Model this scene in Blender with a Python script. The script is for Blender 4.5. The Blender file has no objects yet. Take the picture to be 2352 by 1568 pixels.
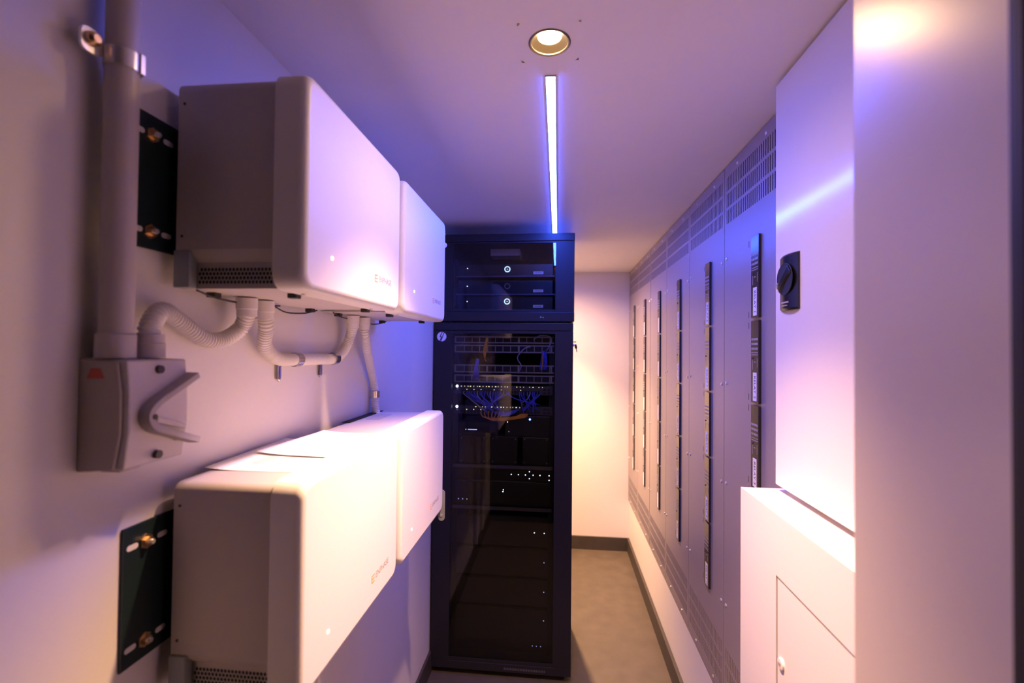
import bpy, bmesh, math, random
from mathutils import Vector, Matrix
random.seed(7)
SC = bpy.context.scene
COL = SC.collection

# ------------------------------------------------------------------ camera
CAM_Z = 1.54
cd = bpy.data.cameras.new('camera'); cam = bpy.data.objects.new('camera', cd); COL.objects.link(cam)
cd.sensor_width = 36.0; cd.lens = 36.0 * 1070 / 2352; cd.clip_start = 0.02
cam.matrix_world = (Matrix.Translation((0, 0, CAM_Z)) @ Matrix.Rotation(math.radians(5.66), 4, 'Z')
                    @ Matrix.Rotation(math.radians(90.95), 4, 'X') @ Matrix.Rotation(math.radians(0.58), 4, 'Z'))
cd.dof.use_dof = True; cd.dof.focus_distance = 1.4; cd.dof.aperture_fstop = 2.8
SC.camera = cam
# ------------------------------------------------------------------ world, light, exposure
w = bpy.data.worlds.new('world'); SC.world = w; w.use_nodes = True
w.node_tree.nodes['Background'].inputs[0].default_value = (0.75, 0.62, 0.6, 1)
w.node_tree.nodes['Background'].inputs[1].default_value = 0.004
SC.view_settings.view_transform = 'Standard'; SC.view_settings.look = 'None'
SC.view_settings.exposure = 0.5; SC.view_settings.gamma = 1.0; SC.view_settings.use_curve_mapping = False
WARM = (1.0, 0.56, 0.28); DOWN_W = ((170.0, 10.0), (330.0, 64.0))   # beam, spill
BLUE = (0.04, 0.10, 1.0); LED_STRENGTH = 165.0

# ------------------------------------------------------------------ room numbers
XL, XR, YB, YF, ZC = -0.60, 0.555, 3.68, 0.22, 2.15

# ------------------------------------------------------------------ materials
MATS = {}
def mat(name, col, rough=0.5, metal=0.0, spec=0.5, noise=None, emit=None, estr=0.0, coat=0.0, bump=None):
    m = bpy.data.materials.new(name); m.use_nodes = True; nt = m.node_tree; b = nt.nodes['Principled BSDF']
    b.inputs['Base Color'].default_value = (*col, 1); b.inputs['Roughness'].default_value = rough
    b.inputs['Metallic'].default_value = metal; b.inputs['Specular IOR Level'].default_value = spec
    if coat: b.inputs['Coat Weight'].default_value = coat; b.inputs['Coat Roughness'].default_value = 0.12
    if emit: b.inputs['Emission Color'].default_value = (*emit, 1); b.inputs['Emission Strength'].default_value = estr
    if noise or bump:
        tc = nt.nodes.new('ShaderNodeTexCoord'); n = nt.nodes.new('ShaderNodeTexNoise')
        sc, amt = noise if noise else bump
        n.inputs['Scale'].default_value = sc; n.inputs['Detail'].default_value = 6
        nt.links.new(tc.outputs['Object'], n.inputs['Vector'])
        if noise:
            r = nt.nodes.new('ShaderNodeValToRGB')
            r.color_ramp.elements[0].position = 0.3; r.color_ramp.elements[1].position = 0.72
            r.color_ramp.elements[0].color = (*[c * (1 - amt) for c in col], 1)
            r.color_ramp.elements[1].color = (*[min(1, c * (1 + amt)) for c in col], 1)
            nt.links.new(n.outputs['Fac'], r.inputs['Fac']); nt.links.new(r.outputs['Color'], b.inputs['Base Color'])
        if bump:
            bp = nt.nodes.new('ShaderNodeBump'); bp.inputs['Strength'].default_value = bump[1]; bp.inputs['Distance'].default_value = 0.002
            n2 = nt.nodes.new('ShaderNodeTexNoise'); n2.inputs['Scale'].default_value = bump[0]
            nt.links.new(tc.outputs['Object'], n2.inputs['Vector'])
            nt.links.new(n2.outputs['Fac'], bp.inputs['Height']); nt.links.new(bp.outputs['Normal'], b.inputs['Normal'])
    MATS[name] = m
    return m
mat('wall_paint', (0.74, 0.71, 0.69), 0.55, noise=(3, 0.02))
mat('ceiling_paint', (0.82, 0.79, 0.77), 0.6, noise=(3, 0.02))
mat('floor_vinyl', (0.085, 0.068, 0.05), 0.5, noise=(12, 0.16), bump=(60, 0.15))
mat('skirting', (0.05, 0.042, 0.036), 0.5, noise=(20, 0.15))
mat('jamb_paint', (0.66, 0.60, 0.57), 0.28, spec=0.5)
mat('seal', (0.008, 0.008, 0.009), 0.6)
mat('unit_white', (0.82, 0.80, 0.78), 0.42)
mat('unit_body', (0.52, 0.48, 0.45), 0.5)
mat('hole', (0.012, 0.012, 0.014), 0.7)
mat('bracket', (0.010, 0.024, 0.030), 0.4, metal=0.2)
mat('bracket_grey', (0.28, 0.31, 0.32), 0.45, metal=0.3)
mat('zinc', (0.80, 0.78, 0.78), 0.3, metal=0.75)
mat('steel', (0.58, 0.56, 0.58), 0.2, metal=1.0)
mat('brass', (0.75, 0.52, 0.30), 0.3, metal=1.0)
mat('pvc', (0.55, 0.50, 0.48), 0.45)
mat('pvc_light', (0.76, 0.73, 0.70), 0.45)
mat('iso_front', (0.66, 0.61, 0.62), 0.45)
mat('iso_side', (0.52, 0.46, 0.42), 0.5)
mat('iso_handle', (0.46, 0.42, 0.42), 0.4)
mat('red_mark', (0.62, 0.12, 0.08), 0.5)
mat('cap_dark', (0.05, 0.04, 0.045), 0.5)
mat('black_plastic', (0.012, 0.012, 0.014), 0.4)
mat('rack_black', (0.018, 0.017, 0.021), 0.4, spec=0.3)
mat('rack_inside', (0.010, 0.010, 0.012), 0.6)
mat('device_black', (0.012, 0.012, 0.014), 0.32)
mat('panel_grey', (0.35, 0.305, 0.315), 0.42, metal=0.3, noise=(2, 0.03))
mat('panel_dark', (0.03, 0.028, 0.03), 0.6)
mat('module_black', (0.035, 0.03, 0.032), 0.2)
mat('label_white', (0.85, 0.82, 0.84), 0.5)
mat('ink', (0.02, 0.02, 0.025), 0.6)
mat('print_grey', (0.42, 0.38, 0.40), 0.5)
mat('orange_ink', (0.85, 0.32, 0.08), 0.5)
mat('grey_ink', (0.35, 0.30, 0.30), 0.5)
mat('paper', (0.86, 0.85, 0.83), 0.6)
mat('cabinet_white', (0.82, 0.78, 0.76), 0.14)
mat('latch_black', (0.014, 0.013, 0.016), 0.25)
mat('alu', (0.45, 0.44, 0.46), 0.35, metal=0.9)
mat('patch_metal', (0.32, 0.31, 0.33), 0.4, metal=0.3)
mat('shelf_edge', (0.10, 0.095, 0.12), 0.35)
mat('switch_grey', (0.05, 0.05, 0.055), 0.4)
mat('cable_blue', (0.07, 0.10, 0.9), 0.45)
mat('cable_violet', (0.45, 0.42, 0.8), 0.45)
mat('cable_orange', (0.85, 0.38, 0.05), 0.45)
mat('cable_black', (0.012, 0.012, 0.012), 0.5)
mat('logo_white', (0.8, 0.78, 0.85), 0.5, emit=(0.8, 0.75, 1), estr=0.0)
mat('lamp_glow', (0.9, 0.85, 0.7), 0.5, emit=(1, 0.74, 0.42), estr=85)
mat('lamp_cone', (0.055, 0.036, 0.018), 0.5)
mat('lamp_trim', (0.12, 0.09, 0.06), 0.4, metal=0.4)
mat('led_glow', (0.2, 0.2, 0.2), 0.5, emit=BLUE, estr=LED_STRENGTH)
mat('status_green', (0.3, 0.8, 0.6), 0.5, emit=(0.70, 1.0, 0.85), estr=9)
mat('led_white', (0.5, 0.5, 0.5), 0.5, emit=(0.75, 0.85, 1), estr=2.4)
mat('led_dim', (0.3, 0.3, 0.4), 0.5, emit=(0.45, 0.5, 1), estr=0.7)
mat('led_yellow', (0.5, 0.5, 0.3), 0.5, emit=(1, 0.85, 0.45), estr=1.6)
mat('led_blue', (0.1, 0.2, 0.8), 0.5, emit=(0.10, 0.25, 1), estr=14)
mat('led_text', (0.1, 0.2, 0.8), 0.5, emit=(0.35, 0.35, 1), estr=3)
mat('ring_light', (0.4, 0.6, 0.7), 0.5, emit=(0.45, 0.72, 1), estr=1.6)
mat('ring_dark', (0.25, 0.22, 0.24), 0.3, metal=0.8)
def glass_mat():
    m = bpy.data.materials.new('door_glass'); m.use_nodes = True; nt = m.node_tree
    for n in list(nt.nodes): nt.nodes.remove(n)
    o = nt.nodes.new('ShaderNodeOutputMaterial'); mx = nt.nodes.new('ShaderNodeMixShader'); fr = nt.nodes.new('ShaderNodeFresnel')
    t = nt.nodes.new('ShaderNodeBsdfTransparent'); g = nt.nodes.new('ShaderNodeBsdfGlossy')
    fr.inputs['IOR'].default_value = 1.42; t.inputs['Color'].default_value = (0.86, 0.86, 0.88, 1); g.inputs['Roughness'].default_value = 0.0
    nt.links.new(fr.outputs[0], mx.inputs[0]); nt.links.new(t.outputs[0], mx.inputs[1]); nt.links.new(g.outputs[0], mx.inputs[2])
    nt.links.new(mx.outputs[0], o.inputs['Surface']); MATS['door_glass'] = m
glass_mat()

# ------------------------------------------------------------------ mesh helpers
class MB:
    """collects shapes; build() links them as ONE mesh object"""
    def __init__(s): s.v = []; s.f = []
    def add(s, vs, fs):
        o = len(s.v); s.v += [tuple(v) for v in vs]; s.f += [tuple(i + o for i in f) for f in fs]; return s
    def box(s, x0, x1, y0, y1, z0, z1):
        vs = [(x, y, z) for x in (x0, x1) for y in (y0, y1) for z in (z0, z1)]
        return s.add(vs, [(0, 1, 3, 2), (4, 6, 7, 5), (0, 4, 5, 1), (2, 3, 7, 6), (0, 2, 6, 4), (1, 5, 7, 3)])
    def rings(s, rings, cap=True, closed=False):
        n = len(rings[0]); vs = [p for r in rings for p in r]; fs = []
        k = len(rings)
        for i in range(k if closed else k - 1):
            a, b = i * n, ((i + 1) % k) * n
            for j in range(n): fs.append((a + j, a + (j + 1) % n, b + (j + 1) % n, b + j))
        if cap and not closed:
            fs.append(tuple(range(n - 1, -1, -1))); fs.append(tuple((k - 1) * n + j for j in range(n)))
        return s.add(vs, fs)
    def cyl(s, a, b, r, n=20, r2=None):
        return s.tube([a, b], [r, r if r2 is None else r2], n)
    def tube(s, pts, r, n=12, cap=True):
        pts = [Vector(p) for p in pts]; k = len(pts)
        rs = r if isinstance(r, (list, tuple)) else [r] * k
        rings = []; up = None
        for i, p in enumerate(pts):
            t = (pts[min(i + 1, k - 1)] - pts[max(i - 1, 0)]).normalized()
            if up is None:
                up = Vector((0, 0, 1)) if abs(t.z) < 0.9 else Vector((1, 0, 0))
            a = (up - t * up.dot(t))
            if a.length < 1e-6: a = t.orthogonal()
            a.normalize(); b = t.cross(a); up = a
            rings.append([p + (a * math.cos(2 * math.pi * j / n) + b * math.sin(2 * math.pi * j / n)) * rs[i] for j in range(n)])
        return s.rings(rings, cap)
    def build(s, name, m, parent=None, smooth=False, bevel=0.0, seg=2):
        me = bpy.data.meshes.new(name); me.from_pydata(s.v, [], s.f)
        bm = bmesh.new(); bm.from_mesh(me)
        bmesh.ops.recalc_face_normals(bm, faces=bm.faces)
        if bevel:
            bmesh.ops.bevel(bm, geom=[e for e in bm.edges if e.calc_face_angle(0) > 0.5], offset=bevel, segments=seg, profile=0.5, affect='EDGES')
        if smooth or bevel:
            for f in bm.faces: f.smooth = smooth and len(f.verts) <= 4 and f.calc_area() < 0.004
            for e in bm.edges:
                if e.calc_face_angle(0) > 0.6: e.smooth = False
        bm.to_mesh(me); bm.free()
        me.materials.append(MATS[m])
        o = bpy.data.objects.new(name, me); COL.objects.link(o)
        if parent:
            o.parent = parent
        return o
def rrect(a0, a1, b0, b1, r, n=6):
    pts = []
    for cx, cy, st in ((a1 - r, b1 - r, 0), (a0 + r, b1 - r, 90), (a0 + r, b0 + r, 180), (a1 - r, b0 + r, 270)):
        for i in range(n + 1):
            t = math.radians(st + 90 * i / n); pts.append((cx + r * math.cos(t), cy + r * math.sin(t)))
    return pts
def catmull(pts, step=0.004):
    P = [Vector(p) for p in pts]; P = [2 * P[0] - P[1]] + P + [2 * P[-1] - P[-2]]; out = []
    for i in range(1, len(P) - 2):
        n = max(2, int((P[i + 1] - P[i]).length / step))
        for k in range(n):
            t = k / n; a, b, c, d = P[i - 1:i + 3]
            out.append(0.5 * ((2 * b) + (c - a) * t + (2 * a - 5 * b + 4 * c - d) * t * t + (3 * b - a - 3 * c + d) * t ** 3))
    out.append(P[-2]); return out
def tag(o, label=None, cat=None, group=None, kind=None):
    if label: o['label'] = label
    if cat: o['category'] = cat
    if group: o['group'] = group
    if kind: o['kind'] = kind
    return o
def thing(name, label, cat, loc=(0, 0, 0), group=None):
    o = bpy.data.objects.new(name, None); COL.objects.link(o); o.location = loc; o.empty_display_size = 0.05
    return tag(o, label, cat, group)
def local(o):        # make a world-built child sit right under a moved parent
    for c in o.children: c.matrix_parent_inverse = Matrix.Translation(-Vector(o.location))
def copy_tree(o, parent=None):
    c = o.copy(); COL.objects.link(c); c.parent = parent
    if parent is not None: c.matrix_parent_inverse = o.matrix_parent_inverse.copy()
    for ch in list(o.children): copy_tree(ch, c)
    return c
def struct(o): o['kind'] = 'structure'; return o
def textmesh(name, s, size, basis, m, parent=None, align='LEFT', depth=0.00015):
    """basis: 4x4 with columns reading direction, up, normal, origin"""
    c = bpy.data.curves.new(name, 'FONT'); c.body = s; c.size = size; c.align_x = align; c.align_y = 'CENTER'; c.extrude = depth; c.resolution_u = 3
    t = bpy.data.objects.new(name + '_curve', c)
    me = bpy.data.meshes.new_from_object(t); bpy.data.objects.remove(t); bpy.data.curves.remove(c)
    me.transform(basis); me.name = name; me.materials.clear(); me.materials.append(MATS[m])
    o = bpy.data.objects.new(name, me); COL.objects.link(o); o.parent = parent
    return o
def basis(r, u, n, o):
    M = Matrix.Identity(4)
    for i, c in enumerate((r, u, n, o)):
        for k in range(3): M[k][i] = c[k]
    return M

# ================================================================== THE ROOM
struct(MB().box(XL - 0.1, XR + 0.1, YF, YB + 0.1, -0.1, 0).build('floor', 'floor_vinyl'))
struct(MB().box(XL - 0.1, XL, YF, YB + 0.1, 0, ZC + 0.1).build('wall_left', 'wall_paint'))
struct(MB().box(XR, XR + 0.1, 0.493, YB + 0.1, 0, ZC + 0.1).build('wall_right', 'wall_paint'))
struct(MB().box(XL, XR, YB, YB + 0.1, 0, ZC + 0.1).build('wall_back', 'wall_paint'))
struct(MB().box(0.29, XR + 0.1, 0.325, 0.493, 0, ZC).build('wall_front', 'jamb_paint', bevel=0.004))
struct(MB().box(0.284, XR + 0.1, 0.20, 0.3245, 0, ZC).box(0.280, 0.30, 0.308, 0.318, 0, ZC).build('trim_1', 'seal', bevel=0.002))
struct(MB().box(XL, XL + 0.012, YF, YB, 0, 0.1).build('baseboard_left', 'skirting', bevel=0.001))
struct(MB().box(XR - 0.016, XR, 0.5, YB, 0, 0.1).build('baseboard_right', 'skirting', bevel=0.001))
struct(MB().box(XL + 0.012, XR - 0.016, YB - 0.014, YB, 0, 0.1).build('baseboard_back', 'skirting', bevel=0.001))
LIGHTS = [(-0.022, 0.919), (-0.022, 3.12)]
R_HOLE = 0.0405
def ceiling():
    mb = MB(); h = 0.06; ys = [YF]
    for (lx, ly) in LIGHTS:
        ys += [ly - h, ly + h]
    ys.append(YB)
    for i in range(0, len(ys), 2):
        mb.add([(XL, ys[i], ZC), (XR + 0.1, ys[i], ZC), (XR + 0.1, ys[i + 1], ZC), (XL, ys[i + 1], ZC)], [(0, 1, 2, 3)])
    for (lx, ly) in LIGHTS:
        for a, b in ((XL, lx - h), (lx + h, XR + 0.1)):
            mb.add([(a, ly - h, ZC), (b, ly - h, ZC), (b, ly + h, ZC), (a, ly + h, ZC)], [(0, 1, 2, 3)])
        n = 48; c = []; q = []
        for k in range(n):
            t = 2 * math.pi * (k + 0.5) / n; cx, cy = math.cos(t), math.sin(t); m = max(abs(cx), abs(cy))
            c.append((lx + R_HOLE * cx, ly + R_HOLE * cy, ZC)); q.append((lx + h * cx / m, ly + h * cy / m, ZC))
        mb.add(c + q, [(k, (k + 1) % n, n + (k + 1) % n, n + k) for k in range(n)])
    # slab above
    mb.box(XL - 0.1, XR + 0.1, YF, YB + 0.1, ZC + 0.12, ZC + 0.16)
    return struct(mb.build('ceiling', 'ceiling_paint'))
ceiling()

# ------------------------------------------------------------------ lamps
def downlight(lx, ly, watts, label):
    t = thing('recessed_downlight', label, 'downlight', (lx, ly, ZC), 'recessed downlights in the ceiling')
    n = 40
    def ring(r, z): return [(r * math.cos(2 * math.pi * k / n), r * math.sin(2 * math.pi * k / n), z) for k in range(n)]
    MB().rings([ring(R_HOLE, 0.004), ring(R_HOLE + 0.0015, -0.001), ring(R_HOLE - 0.001, -0.003), ring(R_HOLE - 0.004, -0.001), ring(R_HOLE - 0.004, 0.004)], cap=False, closed=True).build('trim_ring', 'lamp_trim', t, smooth=True)
    MB().rings([ring(R_HOLE - 0.003, 0.0), ring(0.031, 0.007), ring(0.0235, 0.011), ring(0.0235, 0.05)], cap=False).build('reflector', 'lamp_cone', t, smooth=True)
    b = MB().rings([ring(0.0228, 0.018), ring(0.0225, 0.012), ring(0.018, 0.0105), ring(0.008, 0.010)]).build('bulb', 'lamp_glow', t, smooth=True)
    for nm, e, ang in (('downlight_beam', watts[0], 86), ('downlight_spill', watts[1], 160)):
        ld = bpy.data.lights.new(nm, 'SPOT'); ld.energy = e;  ld.color = WARM; ld.spot_size = math.radians(ang); ld.spot_blend = 1.0
        ld.shadow_soft_size = 0.02
        lo = bpy.data.objects.new(nm, ld); COL.objects.link(lo); lo.parent = t; lo.location = (0, 0, -0.004)
    return t
downlight(*LIGHTS[0], DOWN_W[0], 'glowing round recessed downlight in the ceiling in front of the blue light strip')
downlight(*LIGHTS[1], DOWN_W[1], 'round recessed downlight in the ceiling behind the black rack')
t = thing('led_strip_light', 'long glowing blue LED strip running along the ceiling to the rack', 'light strip', (-0.022, 1.03, ZC))
m = MB(); m.box(-0.0125, -0.0105, 0, 2.0, -0.0015, 0).box(0.0105, 0.0125, 0, 2.0, -0.0015, 0).box(-0.0125, 0.0125, -0.002, 0, -0.003, 0).build('profile', 'alu', t)
MB().rings([[(x_, y, z_) for x_, z_ in ((-0.0105, -0.0005), (0.0105, -0.0005), (0.0105, -0.002), (0.009, -0.0028), (-0.009, -0.0028), (-0.0105, -0.002))] for y in (0, 2.0)]).build('diffuser', 'led_glow', t)

# ================================================================== POWER UNITS ON THE LEFT WALL
UL, UH = 0.412, 0.32
def make_unit():
    t = thing('power_unit', '', 'power unit', (0, 0, 0), 'white power units on the left wall')
    # body: profile in (y, z) pushed along x
    i0, i1, top = 0.018, 0.005, UH - 0.006
    pr = [(i0, 0), (i0, 0.040), (i1 + 0.003, 0.050), (i1, 0.058)]
    for k in range(6):
        a = math.radians(180 - 90 * k / 5); pr.append((i1 + 0.014 + 0.014 * math.cos(a), top - 0.014 + 0.014 * math.sin(a)))
    pr = pr + [(UL - y, z) for y, z in reversed(pr)]
    X0, X1 = 0.022, 0.178
    MB().rings([[(X0, y, z) for y, z in pr], [(X1, y, z) for y, z in pr]]).build('body', 'unit_body', t, smooth=True)
    # front cover, rounded
    rings = []
    for x, ins in [(0.1785, 0.003), (0.181, 0.0), (0.218, 0.0), (0.2225, 0.0008), (0.2265, 0.003), (0.2293, 0.0065), (0.230, 0.0105)]:
        rings.append([(x, y, z) for y, z in rrect(ins, UL - ins, -0.003 + ins, UH + 0.002 - ins, 0.024 - ins * 0.6)])
    MB().rings(rings).build('front_cover', 'unit_white', t, smooth=True)
    mb = MB()
    for side in (0, 1):
        y = i0 - 0.0004 if side == 0 else UL - i0 + 0.0004
        for r in range(4):
            for c in range(21):
                x = 0.052 + c * 0.0058 + (r % 2) * 0.0029; z = 0.010 + r * 0.0064
                mb.add([(x + 0.0024 * math.cos(k * math.pi / 3), y, z + 0.003 * math.sin(k * math.pi / 3)) for k in range(6)], [tuple(range(6))])
    tag(mb.build('vent_holes', 'hole', t), kind='stuff')
    for yy in (0.0, UL - 0.016):
        MB().box(0.022, 0.048, yy + 0.001 if yy == 0 else yy, yy + 0.0165 if yy == 0 else yy + 0.015, 0.0, 0.056).build('rear_bracket', 'bracket_grey', t, bevel=0.001)
    for (x, y) in ((0.034, 0.07), (0.165, 0.085), (0.034, 0.37), (0.165, 0.37)):
        MB().box(x - 0.008, x + 0.008, y - 0.008, y + 0.008, -0.008, 0.001).build('latch', 'black_plastic', t, bevel=0.0015)
    for (x, y) in ((0.195, 0.06), (0.195, 0.33)):
        MB().cyl((x, y, -0.0055), (x, y, 0.001), 0.0035, 12).build('screw', 'zinc', t, smooth=True)
    for pts in ([(0.045, 0.02, -0.002), (0.04, 0.07, -0.009), (0.035, 0.15, -0.010), (0.03, 0.26, -0.004)], [(0.03, 0.24, -0.006), (0.02, 0.30, -0.014), (0.028, 0.36, -0.011), (0.04, 0.39, -0.002)]):
        MB().tube(catmull(pts, 0.012), 0.0016, 6).build('wire', 'cable_black', t, smooth=True)
    for yy, zz in ((0.0052, 0.078), (0.0052, 0.28)):
        MB().cyl((0.032, yy, zz), (0.032, yy - 0.0012, zz), 0.0022, 10).build('side_screw', 'cap_dark', t, smooth=True)
    MB().tube([(0.2285, 0.084, 0.058), (0.2308, 0.084, 0.058)], [0.0032, 0.0026], 16).build('status_light', 'status_green', t, smooth=True)
    # lettering: reads along +y on the +x face
    B = basis((0, 1, 0), (0, 0, 1), (1, 0, 0), (0.2301, 0.283, 0.054))
    textmesh('logo_text', 'ENPHASE', 0.0175, B, 'grey_ink', t)
    lm = MB()
    for z in (-0.0065, 0, 0.0065):
        lm.box(0.230, 0.2303, 0.264, 0.277, 0.0535 + z - 0.0011, 0.0535 + z + 0.0011)
    for z0, z1 in ((-0.0065, 0.0065),):
        lm.box(0.230, 0.2303, 0.2625, 0.2645, 0.0535 + z0, 0.0535 + z1)
    lm.build('logo_mark', 'orange_ink', t)
    return t
U = make_unit()
spots = [(0.645, 1.628, 'large white power unit of the upper row, nearest the grey pipe'),
         (1.083, 1.628, 'white power unit of the upper row, beside the top of the black rack'),
         (0.652, 1.018, 'white power unit of the lower row with papers lying on top'),
         (1.088, 1.018, 'white power unit of the lower row, between the papers and the black rack')]
for i, (y, z, lab) in enumerate(spots):
    o = U if i == 0 else copy_tree(U)
    o.location = (XL, y, z); o['label'] = lab
    if i == 3:
        MB().rings([[(x, y, z) for x, z in rrect(0.214, 0.236, -0.040, 0.06, 0.0105)] for y in (UL + 0.001, UL + 0.005)]).build('hanging_tab', 'bracket_grey', o)
        MB().cyl((0.225, UL - 0.0015, -0.022), (0.225, UL + 0.0015, -0.022), 0.0045, 12).build('tab_screw', 'zinc', o, smooth=True)
        MB().box(0.008, 0.03, 0.15, 0.40, UH - 0.0055, UH - 0.004).build('cable_slot', 'hole', o)
        MB().box(0.045, 0.085, 0.22, 0.33, UH - 0.0059, UH - 0.0052).build('sticker', 'print_grey', o)
    if i == 1:
        MB().cyl((0.224, UL - 0.001, 0.252), (0.224, UL + 0.006, 0.252), 0.009, 14).build('side_knob', 'unit_white', o, smooth=True)

def wall_bracket(y, z, label):
    t = thing('wall_bracket', label, 'bracket', (XL, y, z), 'dark wall brackets behind the power units')
    MB().box(0.0005, 0.004, 0, 0.38, 0, 0.198).build('plate', 'bracket', t, bevel=0.0015)
    MB().box(0.004, 0.021, 0.085, 0.089, 0, 0.198).build('flange', 'bracket', t, bevel=0.0008)
    MB().box(0.004, 0.021, 0.10, 0.36, 0.185, 0.189).build('hook_rail', 'bracket', t, bevel=0.0008)
    for zz in (0.026, 0.168):
        b = MB().tube([(0.004, 0.037, zz), (0.006, 0.037, zz), (0.0061, 0.037, zz), (0.012, 0.037, zz)], [0.011, 0.011, 0.007, 0.0065], 6).build('bolt', 'brass', t)
        MB().cyl((0.006, 0.037, zz), (0.016, 0.037, zz), 0.0035, 10).build('bolt_end', 'zinc', b, smooth=True)
        for yy in (0.006, 0.056):
            MB().rings([[(x, a, c) for a, c in rrect(yy, yy + 0.018, zz - 0.004, zz + 0.004, 0.0039, 4)] for x in (0.0036, 0.0044)]).build('slot', 'wall_paint', t)
    return t
wall_bracket(0.587, 1.681, 'dark metal wall bracket with two bolts behind the large upper power unit')
wall_bracket(0.592, 1.087, 'dark metal wall bracket with two bolts beside the papers-topped lower power unit')

# ------------------------------------------------------------------ isolator switch, pipe
t = thing('isolator_switch', 'grey box isolator switch with a bent lever on the left wall', 'switch', (XL, 0.53, 1.38))
rr = [(0.0, 0.0), (0.046, 0.0)]
MB().rings([[(x, y, z) for x, z in ((0, 0), (0.050, 0.004), (0.058, 0.05), (0.058, 0.10), (0.052, 0.139), (0, 0.143))] for y in (0.0, 0.055)]).build('base', 'iso_side', t, smooth=True, bevel=0.0015)
MB().rings([[(x, y, z) for x, z in ((0, 0), (0.060, 0.003), (0.066, 0.05), (0.066, 0.10), (0.062, 0.141), (0, 0.1435))] for y in (0.004, 0.098)]).build('front', 'iso_front', t, bevel=0.0025)
MB().add([(0.012, -0.0004, 0.118), (0.036, -0.0004, 0.118), (0.030, -0.0004, 0.131), (0.017, -0.0004, 0.131), (0.012, 0.0004, 0.118), (0.036, 0.0004, 0.118), (0.030, 0.0004, 0.131), (0.017, 0.0004, 0.131)],
         [(0, 1, 2, 3), (7, 6, 5, 4), (0, 4, 5, 1), (1, 5, 6, 2), (2, 6, 7, 3), (3, 7, 4, 0)]).build('maker_mark', 'red_mark', t)
for z in (0.014, 0.128):
    MB().cyl((0.060, 0.050, z), (0.0675, 0.050, z), 0.0055, 16).build('screw_cap', 'cap_dark', t, smooth=True)
path = catmull([(0, 0.100, 0.118), (0, 0.062, 0.099), (0, 0.033, 0.084), (0, 0.022, 0.070), (0, 0.030, 0.054), (0, 0.060, 0.041), (0, 0.104, 0.024)], 0.004)
prof = []
for i, p in enumerate(path):
    a = path[min(i + 1, len(path) - 1)] - path[max(i - 1, 0)]; a.normalize(); nrm = Vector((0, -a.z, a.y)); wd = 0.0052
    prof.append([(0.064, *(p + nrm * wd).yz), (0.082, *(p + nrm * wd * 0.85).yz), (0.082, *(p - nrm * wd * 0.85).yz), (0.064, *(p - nrm * wd).yz)])
MB().rings(prof).build('lever', 'iso_handle', t, bevel=0.001)
MB().cyl((0.082, 0.026, 0.068), (0.0828, 0.026, 0.068), 0.0036, 12).build('lever_pin', 'cap_dark', t, smooth=True)
MB().add([(0.066, 0.040, 0.066), (0.066, 0.088, 0.049), (0.066, 0.086, 0.043), (0.066, 0.038, 0.058), (0.074, 0.040, 0.066), (0.074, 0.088, 0.049), (0.074, 0.086, 0.043), (0.074, 0.038, 0.058)],
         [(0, 1, 2, 3), (7, 6, 5, 4), (0, 4, 5, 1), (1, 5, 6, 2), (2, 6, 7, 3), (3, 7, 4, 0)]).build('lock_bar', 'iso_front', t, bevel=0.001)
MB().rings([[(x, a, c) for a, c in rrect(0.075, 0.090, 0.027, 0.037, 0.003)] for x in (0.065, 0.0668)]).build('rating_plate', 'iso_handle', t)
MB().box(0.012, 0.04, 0.02, 0.05, -0.004, 0.001).build('drain_plug', 'iso_side', t, bevel=0.001)

t = thing('conduit_pipe', 'thick vertical grey pipe running up the left wall from the isolator switch', 'pipe', (XL + 0.030, 0.550, 1.5235))
MB().cyl((0, 0, 0.003), (0, 0, ZC - 1.5235), 0.0185, 28).build('pipe', 'pvc', t, smooth=True)
MB().tube([(0, 0, 0), (0, 0, 0.030), (0, 0, 0.032)], [0.0215, 0.0215, 0.019], 28).build('coupling', 'pvc', t, smooth=True)
m = MB()
for z0, z1 in ((0.375, 0.398),):
    m.rings([[(r * math.cos(2 * math.pi * k / 28), r * math.sin(2 * math.pi * k / 28), z) for k in range(28)] for r, z in ((0.0187, z0), (0.0202, z0), (0.0202, z1), (0.0187, z1))], closed=True, cap=False)
cl = m.build('clamp', 'zinc', t, smooth=True)
MB().rings([[(x, a, c) for a, c in rrect(-0.046, -0.018, 0.378, 0.408, 0.008)] for x in (-0.012, -0.008)]).build('clamp_tab', 'zinc', cl)
MB().tube([(-0.008, -0.034, 0.395), (-0.003, -0.034, 0.395), (0.001, -0.034, 0.395)], [0.009, 0.0085, 0.005], 12).build('clamp_bolt', 'brass', cl, smooth=True)
MB().box(0.012, 0.022, 0.004, 0.012, 0.373, 0.400).build('clamp_ear', 'zinc', cl, bevel=0.001)

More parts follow.
